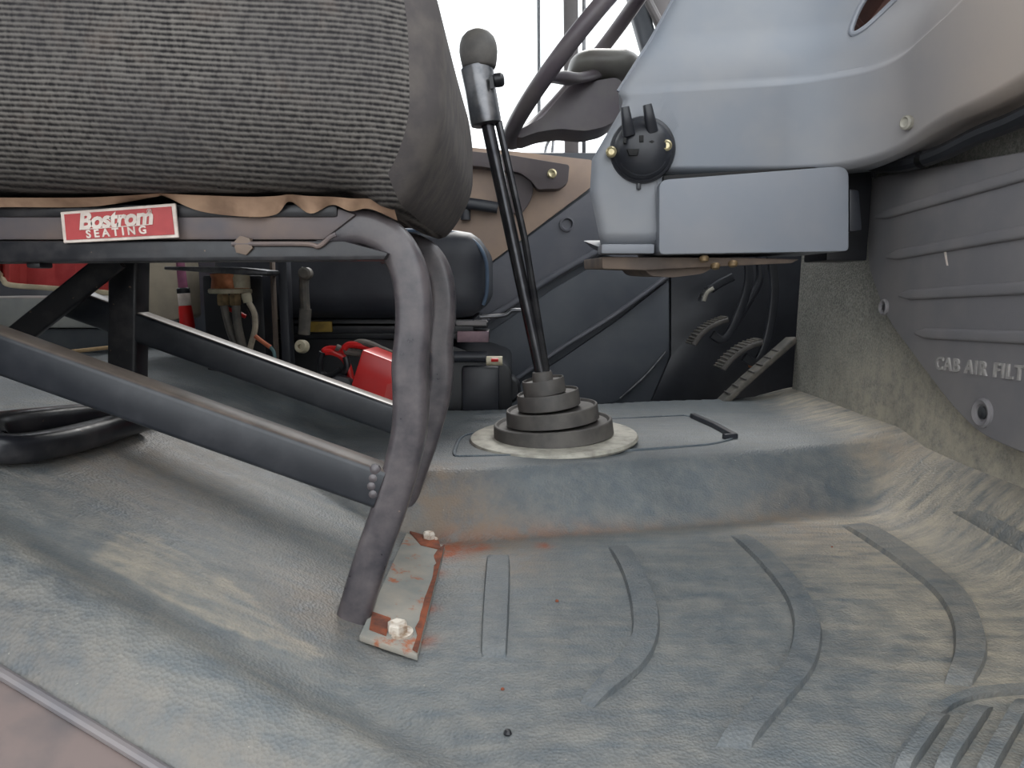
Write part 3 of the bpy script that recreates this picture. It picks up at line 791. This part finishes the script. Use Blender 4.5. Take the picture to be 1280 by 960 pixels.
# ashtray drawer with its side bracket, lip and under tray
b = MB(); prism(b, roundpoly([at(x, y, 1.165) for x, y in ((824, 225), (1061, 207), (1061, 314), (824, 318))], [.014, .018, .008, .008]), (0, .20, 0), .005, 3); drw = obj('drawer', b, M['dash'], dash)
b = MB(); prism(b, [at(x, y, 1.179) for x, y in ((829, 219), (1057, 206), (1057, 309), (829, 309))], (0, .28, 0), .003); obj('drawer_gap_shade', b, M['void'], dash)  # solid black block paints the shade in the gap around the drawer
b = MB(); prism(b, [at(x, y, 1.19) for x, y in ((1062, 236), (1074, 238), (1078, 288), (1062, 290))], (0, .05, 0), .003); obj('drawer_bracket', b, M['dark_plastic'], dash)
b = MB(); boxpx(b, 1040, 204, 1084, 326, 1.27, .10, .004); obj('side_shade_box', b, M['black_plastic'], dash)  # black box added to paint in the shadow beside the drawer
b = MB(); boxpx(b, 752, 305, 818, 317, 1.178, .05, .003); obj('lower_lip', b, M['dash'], dash)
b = MB(); prism(b, [at(x, y, 1.20) + V((0, 0, 0)) for x, y in ((752, 321), (930, 322), (1000, 324), (990, 329), (880, 334), (806, 338), (753, 336))], (0, .30, .006), .003); tray = obj('under_tray', b, M['tan_plastic'], dash)
b = MB(); prism(b, roundpoly([at(x, y, 1.22) for x, y in ((800, 330), (900, 328), (880, 342), (840, 347), (812, 345))], .01), (0, .25, .004), .004); obj('wiring_cover', b, M['tan_plastic'], dash)
for x, y in ((880, 321), (894, 330), (916, 327)):
    b = MB(); lathe(b, at(x, y, 1.175), (0, -.3, -1), [(.007, 0), (.008, .003), (.006, .008), (0, .009)], 14); obj('tray_screw', b, M['brass'], dash)
c = V((.572, 1.045, .595)); b = MB(); c = atx(1132, 153, .557)
lathe(b, c, (-1, -.35, 0), [(.010, -.006), (.010, .001), (.007, .003), (.005, .001), (0, .001)], 20); obj('dash_screw', b, M['plate_grey'], dash)
# cable loom and clip under the passenger side
b = MB(); sweep(b, smooth([atx(x, y, .60) for x, y in ((1092, 206), (1130, 205), (1175, 192), (1225, 168), (1270, 150), (1330, 120))], 6), circ(.012, 10)); tag(obj('cable_loom', b, M['black_plastic']), 'black cable loom hanging under the dashboard above the filter cover', 'cable')
b = MB(); sweep(b, smooth([atx(x, y, .60) for x, y in ((1086, 196), (1090, 206), (1092, 222))], 4), circ(.003, 8)); tag(obj('wire_clip', b, M['steel']), 'small bright wire clip below the dashboard edge', 'clip')

# round black mount base screwed to the dash
mc = at(803, 188, 1.183)
mount = thing('device_mount', mc + V((0, 0, -.05)), 'round black device mount base with two prongs on the dashboard', 'mount')
b = MB(); lathe(b, mc, (-.12, -1, -.05), [(.0505, -.006), (.0515, .004), (.050, .008), (.046, .010), (.043, .017), (.034, .026), (.020, .031), (.0, .032)], 48); obj('mount_base', b, M['dark_plastic'], mount)
for x0, y0, x1, y1 in ((786, 168, 781, 134), (815, 164, 809, 131)):
    b = MB(); P = [at(x0, y0, 1.158), at((x0+x1)/2, (y0+y1)/2, 1.15), at(x1, y1, 1.148)]; sweep(b, smooth(P, 4), rrect(.014, .0165, .005), scale=[1.15 - .35*i/8 for i in range(9)]); obj('mount_prong', b, M['dark_plastic'], mount)
for x, y, yy in ((764, 190, 1.172), (833, 182, 1.157)):
    b = MB(); lathe(b, at(x, y, yy), (-.1, -1, 0), [(.0085, -.004), (.0085, .003), (.006, .005), (.0045, .0035), (0, .003)], 18); obj('mount_screw', b, M['screw'], mount)
for P, dp in ((((784, 186), (799, 186), (797, 194), (787, 194)), .0), (((799.5, 169), (804.5, 169), (804.5, 177), (799.5, 177)), .0), (((811, 177), (815, 175), (819, 177), (815, 179)), .001), (((780, 172), (783, 172), (783, 179), (780, 179)), .003)):
    b = MB(); prism(b, [at(x, y, 1.1488 + dp) for x, y in P], (0, .012, 0), .0004); obj('mount_slot', b, M['void'], mount)
b = MB(); boxpx(b, 796.5, 227, 801.5, 237, 1.180, .012, .002); obj('mount_tab', b, M['dark_plastic'], mount)
for rr_ in (.040, .047):
    b = MB(); n = V((-.12, -1, -.05)).normalized(); u = V((1, -.12, 0)).normalized(); w_ = n.cross(u)
    if w_.z < 0: w_ = -w_
    sweep(b, [mc + n*(.0195 if rr_ < .045 else .0105) + (u*math.cos(a) + w_*math.sin(a))*rr_ for a in [math.radians(-150 + 6*i) for i in range(21)]], circ(.0012, 6), tuple(n)); obj('mount_ridge', b, M['dark_plastic'], mount)

# ---------------------------------------------------------------- cab air filter cover
FX = .625
cov_t = thing('filter_cover', V((FX, .9, .14)), 'grey plastic cab air filter cover with four ribs under the dashboard', 'cover')
ol = [atx(x, y, FX) for x, y in ((1086, 222), (1084, 330), (1108, 398), (1150, 455), (1190, 508), (1224, 542), (1262, 560))]
ol += [V((FX, .80, .145)), V((FX, .55, .20)), V((FX, .50, .47)), V((FX, .80, .505))]
b = MB(); prism(b, roundpoly(ol, [.03, .03, .04, .03, .03, .03, .04, .05, .05, .05, .03]), (.035, 0, 0), .008, 3); obj('cover_body', b, M['panel'], cov_t)
for (x0, y0), (x1, y1) in (((1094, 272), (1330, 204)), ((1108, 321), (1330, 281)), ((1124, 369), (1330, 357)), ((1144, 416), (1330, 424))):
    b = MB(); P0, P1 = atx(x0, y0, FX), atx(x1, y1, FX)
    P = [P0.lerp(P1, k/10) for k in range(11)]; sweep(b, P, rrect(.016, .012, .004), (0, 0, 1), scale=[.25] + [1]*9 + [.6]); obj('cover_rib', b, M['panel'], cov_t)
for x, y, s_ in ((1106, 384, .8), (1229, 516, 1.2)):
    p = atx(x, y, FX); b = MB(); lathe(b, p, (-1, 0, 0), [(.017*s_, -.004), (.017*s_, .003), (.014*s_, .005), (.010*s_, .003), (.009*s_, -.003), (0, -.003)], 24); r_ = obj('screw_boss', b, M['panel'], cov_t)
    b = MB(); lathe(b, p, (-1, 0, 0), [(.008*s_, -.003), (.007*s_, .002), (.003*s_, .0015), (0, .001)], 16); obj('boss_screw', b, M['steel'], r_)
tp0, tp1 = atx(1170, 461, FX - .0005), atx(1283, 476, FX - .0005)
lettering('raised_lettering', 'CAB AIR FILTER', .026, tp0, tp1 - tp0, V((0, 0, 1)), M['letter'], cov_t, .0022, 0, 1.22, .0006, 'LEFT')
b = MB(); prism(b, [atx(x, y, FX - .0004) for x, y in ((1179, 311), (1182, 311), (1185, 332), (1183, 332))], (.0006, 0, 0), 0); obj('scratch_mark', b, M['white_label'], cov_t)

# ---------------------------------------------------------------- steering wheel
WY = 1.60
wc = at(729, 66, WY)
ud = V((.66, 0, .75)).normalized(); nd = V((-.75, 0, .66)).normalized(); yd_ = V((0, 1, 0))
column = thing('steering_column', wc - nd*.12, 'grey steering wheel on its column against the bright driver window', 'steering column')
RW = .235
b = MB(); pts = [wc + (ud*math.cos(a) + yd_*math.sin(a))*RW for a in [2*math.pi*i/72 for i in range(72)]]
sweep(b, pts, circ(.0165, 14), tuple(nd), closed=True); wheel = obj('steering_wheel', b, M['wheel'], column)
bm = rbox(at(754, 88, 1.60), (.150, .17, .062), (.05, .06, .03), 12); b = MB(); b.bm(bm); obj('hub', b, M['wheel_hub'], wheel, angle=80)
b = MB(); prism(b, roundpoly([at(x, y, 1.54) for x, y in ((712, 106), (772, 96), (790, 118), (776, 146), (758, 158), (732, 164), (700, 161), (672, 165), (650, 173), (640, 167), (655, 159), (678, 147))], .012, 5), (0, .12, 0), .02, 4); obj('column_shroud', b, M['wheel'], column, angle=60)
b = MB(); a_ = math.radians(-126); p_ = wc + (ud*math.cos(a_) + yd_*math.sin(a_))*RW; P = smooth([p_, p_.lerp(at(735, 92, 1.55), .3), p_.lerp(at(735, 92, 1.55), .6) - nd*.01, at(745, 92, 1.56)], 4); sweep(b, P, rrect(.020, .040, .008), (0, 0, 1), scale=[.45 + .55*min(1, i/4) for i in range(len(P))]); obj('spoke', b, M['wheel'], wheel)
b = MB(); P = smooth([at(732, 78, 1.82), at(738, 84, 1.75), at(748, 88, 1.66)], 4); sweep(b, P, rrect(.020, .045, .008), (0, 0, 1)); obj('spoke', b, M['wheel'], wheel)
q = wc - nd*.07
b = MB(); rod(b, q - nd*.10 + V((0, .05, 0)), q - nd*.06 + V((0, .22, .02)), .007, 10); obj('indicator_stalk', b, M['black_plastic'], column)

# ---------------------------------------------------------------- pedals in the driver's footwell
def pedal(name, pts, Y, wdt, label, arm, mats=('rubber', 'dark_plastic')):
    P = smooth([at(x, y, Y) for x, y in pts], 4)
    t_ = thing(name, P[0], label, 'pedal', None)
    b = MB(); sweep(b, P, rrect(wdt, .012, .004)); obj('pad', b, M[mats[0]], t_)
    for i in range(0, len(P), 1):
        d = (P[min(i+1, len(P)-1)] - P[max(i-1, 0)]).normalized(); n = V((-d.z, 0, d.x)); n = n if n.x < 0 else -n
        b = MB(); c = P[i] + n*.006
        sweep(b, [c - V((0, wdt*.45, 0)), c + V((0, wdt*.45, 0))], rrect(.005, .006, .0015), (0, 0, 1)); obj('grip_bar', b, M['grey_hose'] if mats[0] == 'rubber' else M['steel'], t_)
    b = MB(); sweep(b, smooth([at(x, y, Y + .0) + V((0, .0, 0)) for x, y in arm], 5), rrect(.014, .022, .004)); obj('pedal_arm', b, M[mats[1]], t_)
    return t_
pedal('brake_pedal', ((900, 460), (912, 446), (930, 433), (948, 427)), 1.80, .07, 'ribbed grey pedal pad nearest the carpeted bulkhead', ((930, 446), (946, 452), (960, 420), (968, 360), (960, 300)))
pedal('clutch_pedal', ((864, 430), (874, 416), (890, 405), (906, 399)), 1.90, .07, 'dim ribbed pedal pad in the middle of the dark footwell', ((890, 418), (904, 424), (920, 400), (936, 350), (930, 300)))
pedal('rest_pedal', ((878, 376), (882, 366), (890, 360)), 1.95, .035, 'small pale pedal tip just under the dashboard tray', ((888, 362), (900, 354), (916, 346)), ('plate_grey', 'dark_plastic'))
acc = thing('accelerator_pedal', at(905, 498, 1.70), 'long grey accelerator treadle leaning against the carpeted bulkhead', 'pedal')
b = MB(); sweep(b, [at(900, 505, 1.66), at(935, 472, 1.68), at(990, 424, 1.70)], rrect(.05, .014, .004)); obj('treadle', b, M['grey_hose'], acc)
for k in range(7):
    p = at(912 + 10*k, 494 - 8.8*k, 1.66 + .005*k) + V((-.006, 0, .006)); b = MB(); sweep(b, [p - V((0, .02, 0)), p + V((0, .02, 0))], rrect(.004, .004, .001), (0, 0, 1)); obj('grip_bar', b, M['rubber'], acc)
b = MB(); lathe(b, at(942, 455, 1.82), (-.5, -1, .2), [(.014, 0), (.014, .012), (.009, .016), (0, .017)], 6); tag(obj('pedal_bolt', b, M['copper']), 'rusty bolt head glinting behind the pedals', 'bolt')
b = MB(); sweep(b, smooth([at(x, y, 1.98) for x, y in ((918, 408), (928, 390), (940, 370), (950, 348), (948, 320))], 4), circ(.010, 10)); tag(obj('steering_shaft', b, M['dark_plastic']), 'thin dark steering shaft running down into the footwell', 'shaft')

# ---------------------------------------------------------------- driver's seat
ds = thing('driver_seat', (-.30, 1.75, .0), 'navy driver seat with a painted pale blue rim highlight seen beyond the frame', 'seat')
bm = rbox((-.335, 1.72, .372), (.57, .48, .185), (.06, .05, .06), 16); b = MB(); b.bm(bm); obj('cushion', b, M['navy'], ds, angle=80)
b = MB(); pth = []
for a, bz in [(-.60, .462), (-.30, .463), (-.15, .461), (-.10, .452), (-.068, .430), (-.053, .395), (-.052, .34), (-.06, .31)]: pth.append(V((a, 1.502 + (.0 if bz < .44 else .012), bz)))
sweep(b, smooth(pth, 5), circ(.004, 8)); obj('rim_highlight', b, M['rim_highlight'], ds)  # pale blue bead paints the rim highlight along the cushion
bm = rbox((-.68, 1.72, .75), (.16, .48, .62), (.06, .06, .08), 12); b = MB(); b.bm(bm); obj('backrest', b, M['navy'], ds, angle=80)
b = MB(); box(b, (-.36, 1.72, .265), (.56, .40, .03), .005); obj('seat_pan', b, M['black'], ds)
b = MB(); boxpx(b, 300, 402, 610, 410, 1.52, .05, .004); boxpx(b, 300, 413, 612, 424, 1.53, .06, .004); obj('slide_rail', b, M['black_plastic'], ds)
b = MB(); boxpx(b, 571, 414, 611, 428, 1.515, .05, .003); obj('rail_end', b, M['rail_mauve'], ds)
b = MB(); boxpx(b, 570, 401, 608, 407, 1.515, .05, .002); obj('rail_cap', b, M['panel'], ds)
b = MB(); rod(b, at(520, 446, 1.52), at(609, 446, 1.52), .012, 14); lv = obj('slide_bar', b, M['dark_plastic'], ds)
b = MB(); rod(b, at(608, 451, 1.50), at(628, 451, 1.50), .010, 14); obj('bar_end', b, M['ivory'], lv)
b = MB(); rod(b, at(614, 450, 1.489), at(623, 450, 1.489), .004, 8); obj('red_mark', b, M['red'], lv)
b = MB(); sweep(b, smooth([at(x, y, 1.52) for x, y in ((600, 396), (630, 394), (640, 388), (655, 388))], 4), rrect(.02, .008, .003)); obj('adjust_lever', b, M['steel'], ds)
b = MB(); prism(b, roundpoly([at(x, y, 1.56) for x, y in ((300, 410), (560, 430), (640, 458), (640, 530), (300, 530))], .02), (0, .42, 0), .006); obj('seat_base', b, M['black_plastic'], ds)
b = MB(); boxpx(b, 577, 458, 624, 524, 1.54, .05, .008); obj('base_cover', b, M['dark_plastic'], ds)
b = MB(); lathe(b, at(632, 486, 1.60), (0, -1, 0), [(.034, -.03), (.034, .012), (.028, .018), (.012, .018), (.010, .01), (0, .01)], 28); obj('pivot_disc', b, M['black_plastic'], ds)
b = MB(); boxpx(b, 386, 402, 415, 415, 1.512, .006, .001); obj('warning_tag', b, M['yellow'], ds)

# ---------------------------------------------------------------- things behind and under the seat frame
# red cloth with a cream edge on a grey box, far left
def fz(px, py, Y): return floor_z(at(px, py, Y).x, Y)
b = MB()
YB = 1.62
boxpx(b, -180, 372, 146, 410, YB, .35, .006); tag(obj('storage_box', b, M['grey_box']), 'pale grey vinyl box behind the diagonal brace', 'box')
b = MB(); a_ = at(-180, 411, YB); c_ = at(146, 440, YB); zf = fz(60, 436, YB)
box(b, ((a_.x+c_.x)/2, YB + .18, (a_.z + zf)/2), (c_.x-a_.x, .34, a_.z - zf), .004); tag(obj('box_plinth', b, M['dim_box']), 'dark grey plinth carrying the pale vinyl box', 'plinth')
rc = thing('red_blanket', at(60, 372, YB + .1), 'folded red cloth with cream edging lying on pale box', 'blanket')
b = MB(); low = [(-180, 342), (-20, 338), (2, 347), (12, 355), (60, 359), (110, 363), (146, 366)]
up_ = [(-180, 290), (-20, 290), (2, 290), (12, 290), (60, 290), (110, 290), (146, 290)]
A_ = smooth([V((x, y, 0)) for x, y in up_], 6); B_ = smooth([V((x, y, 0)) for x, y in low], 6); vs_ = []
for i, (p, q) in enumerate(zip(A_, B_)):
    for k in range(9):
        r_ = p.lerp(q, k/8); fold = .018*math.sin(i*.55 + k*.25) + .010*math.sin(i*1.3)
        vs_.append(at(r_.x, r_.y, YB + .02 + fold*(.4 + k/14)))
    for k in range(9):
        r_ = p.lerp(q, 1 - k/8); vs_.append(at(r_.x, r_.y, YB + .075))
W = 18; b.add(vs_, [(i*W+k, (i+1)*W+k, (i+1)*W+(k+1) % W, i*W+(k+1) % W) for i in range(len(A_)-1) for k in range(W)])
obj('cloth', b, M['red_cloth'], rc)
b = MB(); sweep(b, [at(q.x, q.y + 1, YB + .005 + .012*math.sin(i*.55 + 2)) for i, q in enumerate(B_)], rrect(.008, .012, .003)); obj('edging', b, M['cream'], rc)
b = MB(); sweep(b, [at(84, 440, 1.5), at(150, 433, 1.5)], rrect(.010, .008, .003)); tag(obj('wooden_stick', b, M['tan_wood']), 'thin tan stick lying at the foot of the dark plinth', 'stick')
b = MB(); prism(b, roundpoly([at(x, y, 1.50) for x, y in ((172, 322), (222, 322), (226, 400), (172, 400))], .012), (0, .10, 0), .01, 3); tag(obj('plastic_canister', b, M['beige_box']), 'plain beige canister beside the rear seat post', 'canister')
# red tube with white band
rt = thing('red_flask', at(236, 424, 1.425), 'slim red flask with a white band and a neck painted mauve as in shade', 'flask')
def lp(name, prof, m):
    b = MB(); lathe(b, at(236, 424, 1.425), (-.05, 0, 1), prof, 24); return obj(name, b, m, rt)
k_ = 1.425/900
lp('body', [(.0155, 0), (.0150, .004), (.0125, 40*k_), (.0115, 42*k_)], M['red'])
lp('white_band', [(.0110, 41*k_), (.0118, 42*k_), (.0116, 57*k_), (.0105, 58*k_)], M['white_label'])
lp('cap', [(.0120, 57*k_), (.0125, 58*k_), (.0120, 63*k_), (.0100, 64*k_)], M['black_plastic'])
lp('neck', [(.0088, 63*k_), (.0085, 80*k_), (.0075, 106*k_), (.004, 107*k_)], M['shaded_red'])  # mauve colour paints shade onto the top of the red tube
# air valve on its bracket with hoses
av = thing('air_valve', at(290, 345, 1.34), 'cream and copper air valve with hoses on a steel bracket', 'valve')
b = MB(); prism(b, [at(x, y, 1.27) for x, y in ((205, 333), (300, 334), (334, 338), (334, 343), (310, 344), (205, 337))], (0, .12, 0), .002); obj('bracket', b, M['steel'], av)
b = MB(); lathe(b, at(288, 362, 1.33), (0, 0, 1), [(.034, 0), (.033, .003), (.031, .020), (.033, .024), (.033, .028), (.015, .030)], 28); obj('valve_body', b, M['copper'], av)
b = MB(); lathe(b, at(301, 360, 1.318), (0, 0, 1), [(.017, 0), (.017, .024), (.014, .026)], 18); obj('valve_side', b, M['ivory'], av)
b = MB(); lathe(b, at(288, 367, 1.33), (0, 0, 1), [(.036, 0), (.038, .002), (.038, .007), (.036, .009)], 28); obj('valve_flange', b, M['ivory'], av)
for x in (279.5, 294.5):
    b = MB(); lathe(b, at(x, 382, 1.31), (0, 0, 1), [(.0095, 0), (.011, .003), (.011, .018), (.009, .021)], 6); obj('fitting', b, M['brass'], av)
b = MB(); lathe(b, at(310, 378, 1.31), (-.2, 0, 1), [(.008, 0), (.009, .01), (.009, .016), (.005, .019)], 12); obj('fitting', b, M['ivory'], av)
for P, m, r in ((((280, 382), (284, 400), (290, 420), (302, 448)), 'grey_hose', .0068), (((295, 382), (297, 405), (301, 425), (307, 448)), 'grey_hose', .0078), (((311, 378), (318, 392), (319, 410), (314, 430), (309, 450)), 'white_hose', .0052)):
    b = MB(); sweep(b, smooth([at(x, y, 1.30) for x, y in P], 5), circ(r, 10)); obj('hose', b, M[m], av)
b = MB(); sweep(b, smooth([at(x, y, 1.305) for x, y in ((313, 384), (319, 396), (320, 406))], 5), circ(.0075, 10)); obj('hose_sleeve', b, M['black_plastic'], av)
b = MB(); sweep(b, smooth([at(x, y, 1.33) for x, y in ((284, 386), (296, 390), (307, 396))], 5), circ(.004, 8)); tag(obj('red_wire', b, M['red']), 'short red wire crossing behind the valve hoses', 'wire')
ow = thing('signal_wire', at(343, 462, 1.29), 'thin orange and teal wire hanging beside the blue black post', 'wire')
b = MB(); sweep(b, smooth([at(x, y, 1.29) for x, y in ((319, 420), (328, 427), (338, 434))], 4), circ(.004, 8)); obj('orange_end', b, M['orange_wire'], ow)
b = MB(); sweep(b, smooth([at(x, y, 1.29) for x, y in ((338, 434), (343, 442), (344, 462))], 4), circ(.0032, 8)); obj('teal_end', b, M['teal_wire'], ow)
b = MB(); boxpx(b, 252, 344, 334, 470, 1.40, .08, .006); tag(obj('relay_box', b, M['black_plastic']), 'dark box standing behind the air valve hoses', 'box')
b = MB(); boxpx(b, 345, 300, 364, 468, 1.34, .03, .004); tag(obj('steel_post', b, M['navy']), 'blue black steel post right of the air valve', 'post')
b = MB(); boxpx(b, 336, 318, 346, 462, 1.37, .02, .004); tag(obj('dirty_strap', b, M['tan_plastic']), 'dirty brown strap beside the blue black post', 'strap')
st = thing('buckle_stalk', at(380, 420, 1.36), 'grey seat belt stalk hanging left of the navy seat', 'seat belt')
b = MB(); sweep(b, smooth([at(x, y, 1.36) for x, y in ((383, 335), (380, 352), (381, 378), (382, 390))], 4), circ(.009, 10)); obj('stalk', b, M['grey_hose'], st)
b = MB(); sweep(b, [at(382, 386, 1.36), at(380, 418, 1.36)], rrect(.02, .020, .005)); obj('sleeve', b, M['grey_hose'], st)
b = MB(); lathe(b, at(382, 342, 1.355), (0, -1, 0), [(.012, -.01), (.012, .01), (.008, .013), (0, .013)], 14); obj('joint', b, M['grey_hose'], st)
b = MB(); lathe(b, at(376, 433, 1.33), (-.1, -1, .1), [(.0125, -.012), (.0125, .0), (.010, .004), (.0045, .004), (.004, -.004), (0, -.004)], 22); tag(obj('spacer_nut', b, M['ivory']), 'round ivory spacer nut below the belt stalk', 'nut')
# red case with cables
rcs = thing('red_case', at(460, 505, 1.20), 'glossy red wedge shaped case behind the front seat leg', 'case')
b = MB(); prism(b, [at(x, y, 1.20) for x, y in ((453, 437), (520, 463), (520, 515), (470, 508), (435, 494))], (.01, .07, .0), .003); obj('case_body', b, M['red'], rcs)
b = MB(); prism(b, [at(x, y, 1.1992) for x, y in ((484, 480), (500, 478), (500, 507), (478, 507))], (0, .001, 0), 0); obj('case_sticker', b, M['red_cloth'], rcs)
jc = thing('jumper_cables', at(430, 470, 1.24), 'coiled red and black cables lying on the red case', 'cable')
for P, m in ((((440, 482), (436, 460), (428, 446), (415, 440), (405, 440), (412, 436), (430, 438)), 'red'), (((470, 436), (450, 432), (436, 431), (430, 436)), 'red'), (((500, 446), (480, 438), (462, 430), (448, 428), (440, 434)), 'grey_hose'), (((452, 442), (436, 440), (420, 434)), 'grey_hose'), (((403, 440), (400, 452), (402, 466), (412, 470), (426, 462)), 'black_plastic'), (((432, 446), (434, 458), (428, 468), (412, 470)), 'black_plastic')):
    b = MB(); sweep(b, smooth([at(x, y, 1.283 + .012*random.random()) for x, y in P], 5), circ(.0062, 10)); obj('cable', b, M[m], jc)
b = MB(); prism(b, roundpoly([at(x, y, 1.26) for x, y in ((395, 490), (420, 468), (440, 476), (436, 495), (410, 500))], .01), (0, .05, 0), .008); obj('clamp', b, M['dark_plastic'], jc)
# grit on the mat
for i, (x, y, r) in enumerate(((634, 918, .0035), (696, 752, .0022), (1040, 684, .0015), (628, 862, .0018))):
    b = MB(); lathe(b, onfloor(x, y, -.0005), (.2, .1, 1), [(r*.8, 0), (r, r*.5), (r*.6, r*1.2), (0, r*1.4)], 7)
    tag(obj('pebble', b, M['rust'] if i else M['black_plastic']), ('dark pebble on the bare mat near the bottom edge', 'tiny brown crumb between the first two mat ribs', 'tiny brown crumb under the hump on the right', 'tiny brown crumb below the first mat rib')[i], 'pebble', 'grit on the mat')
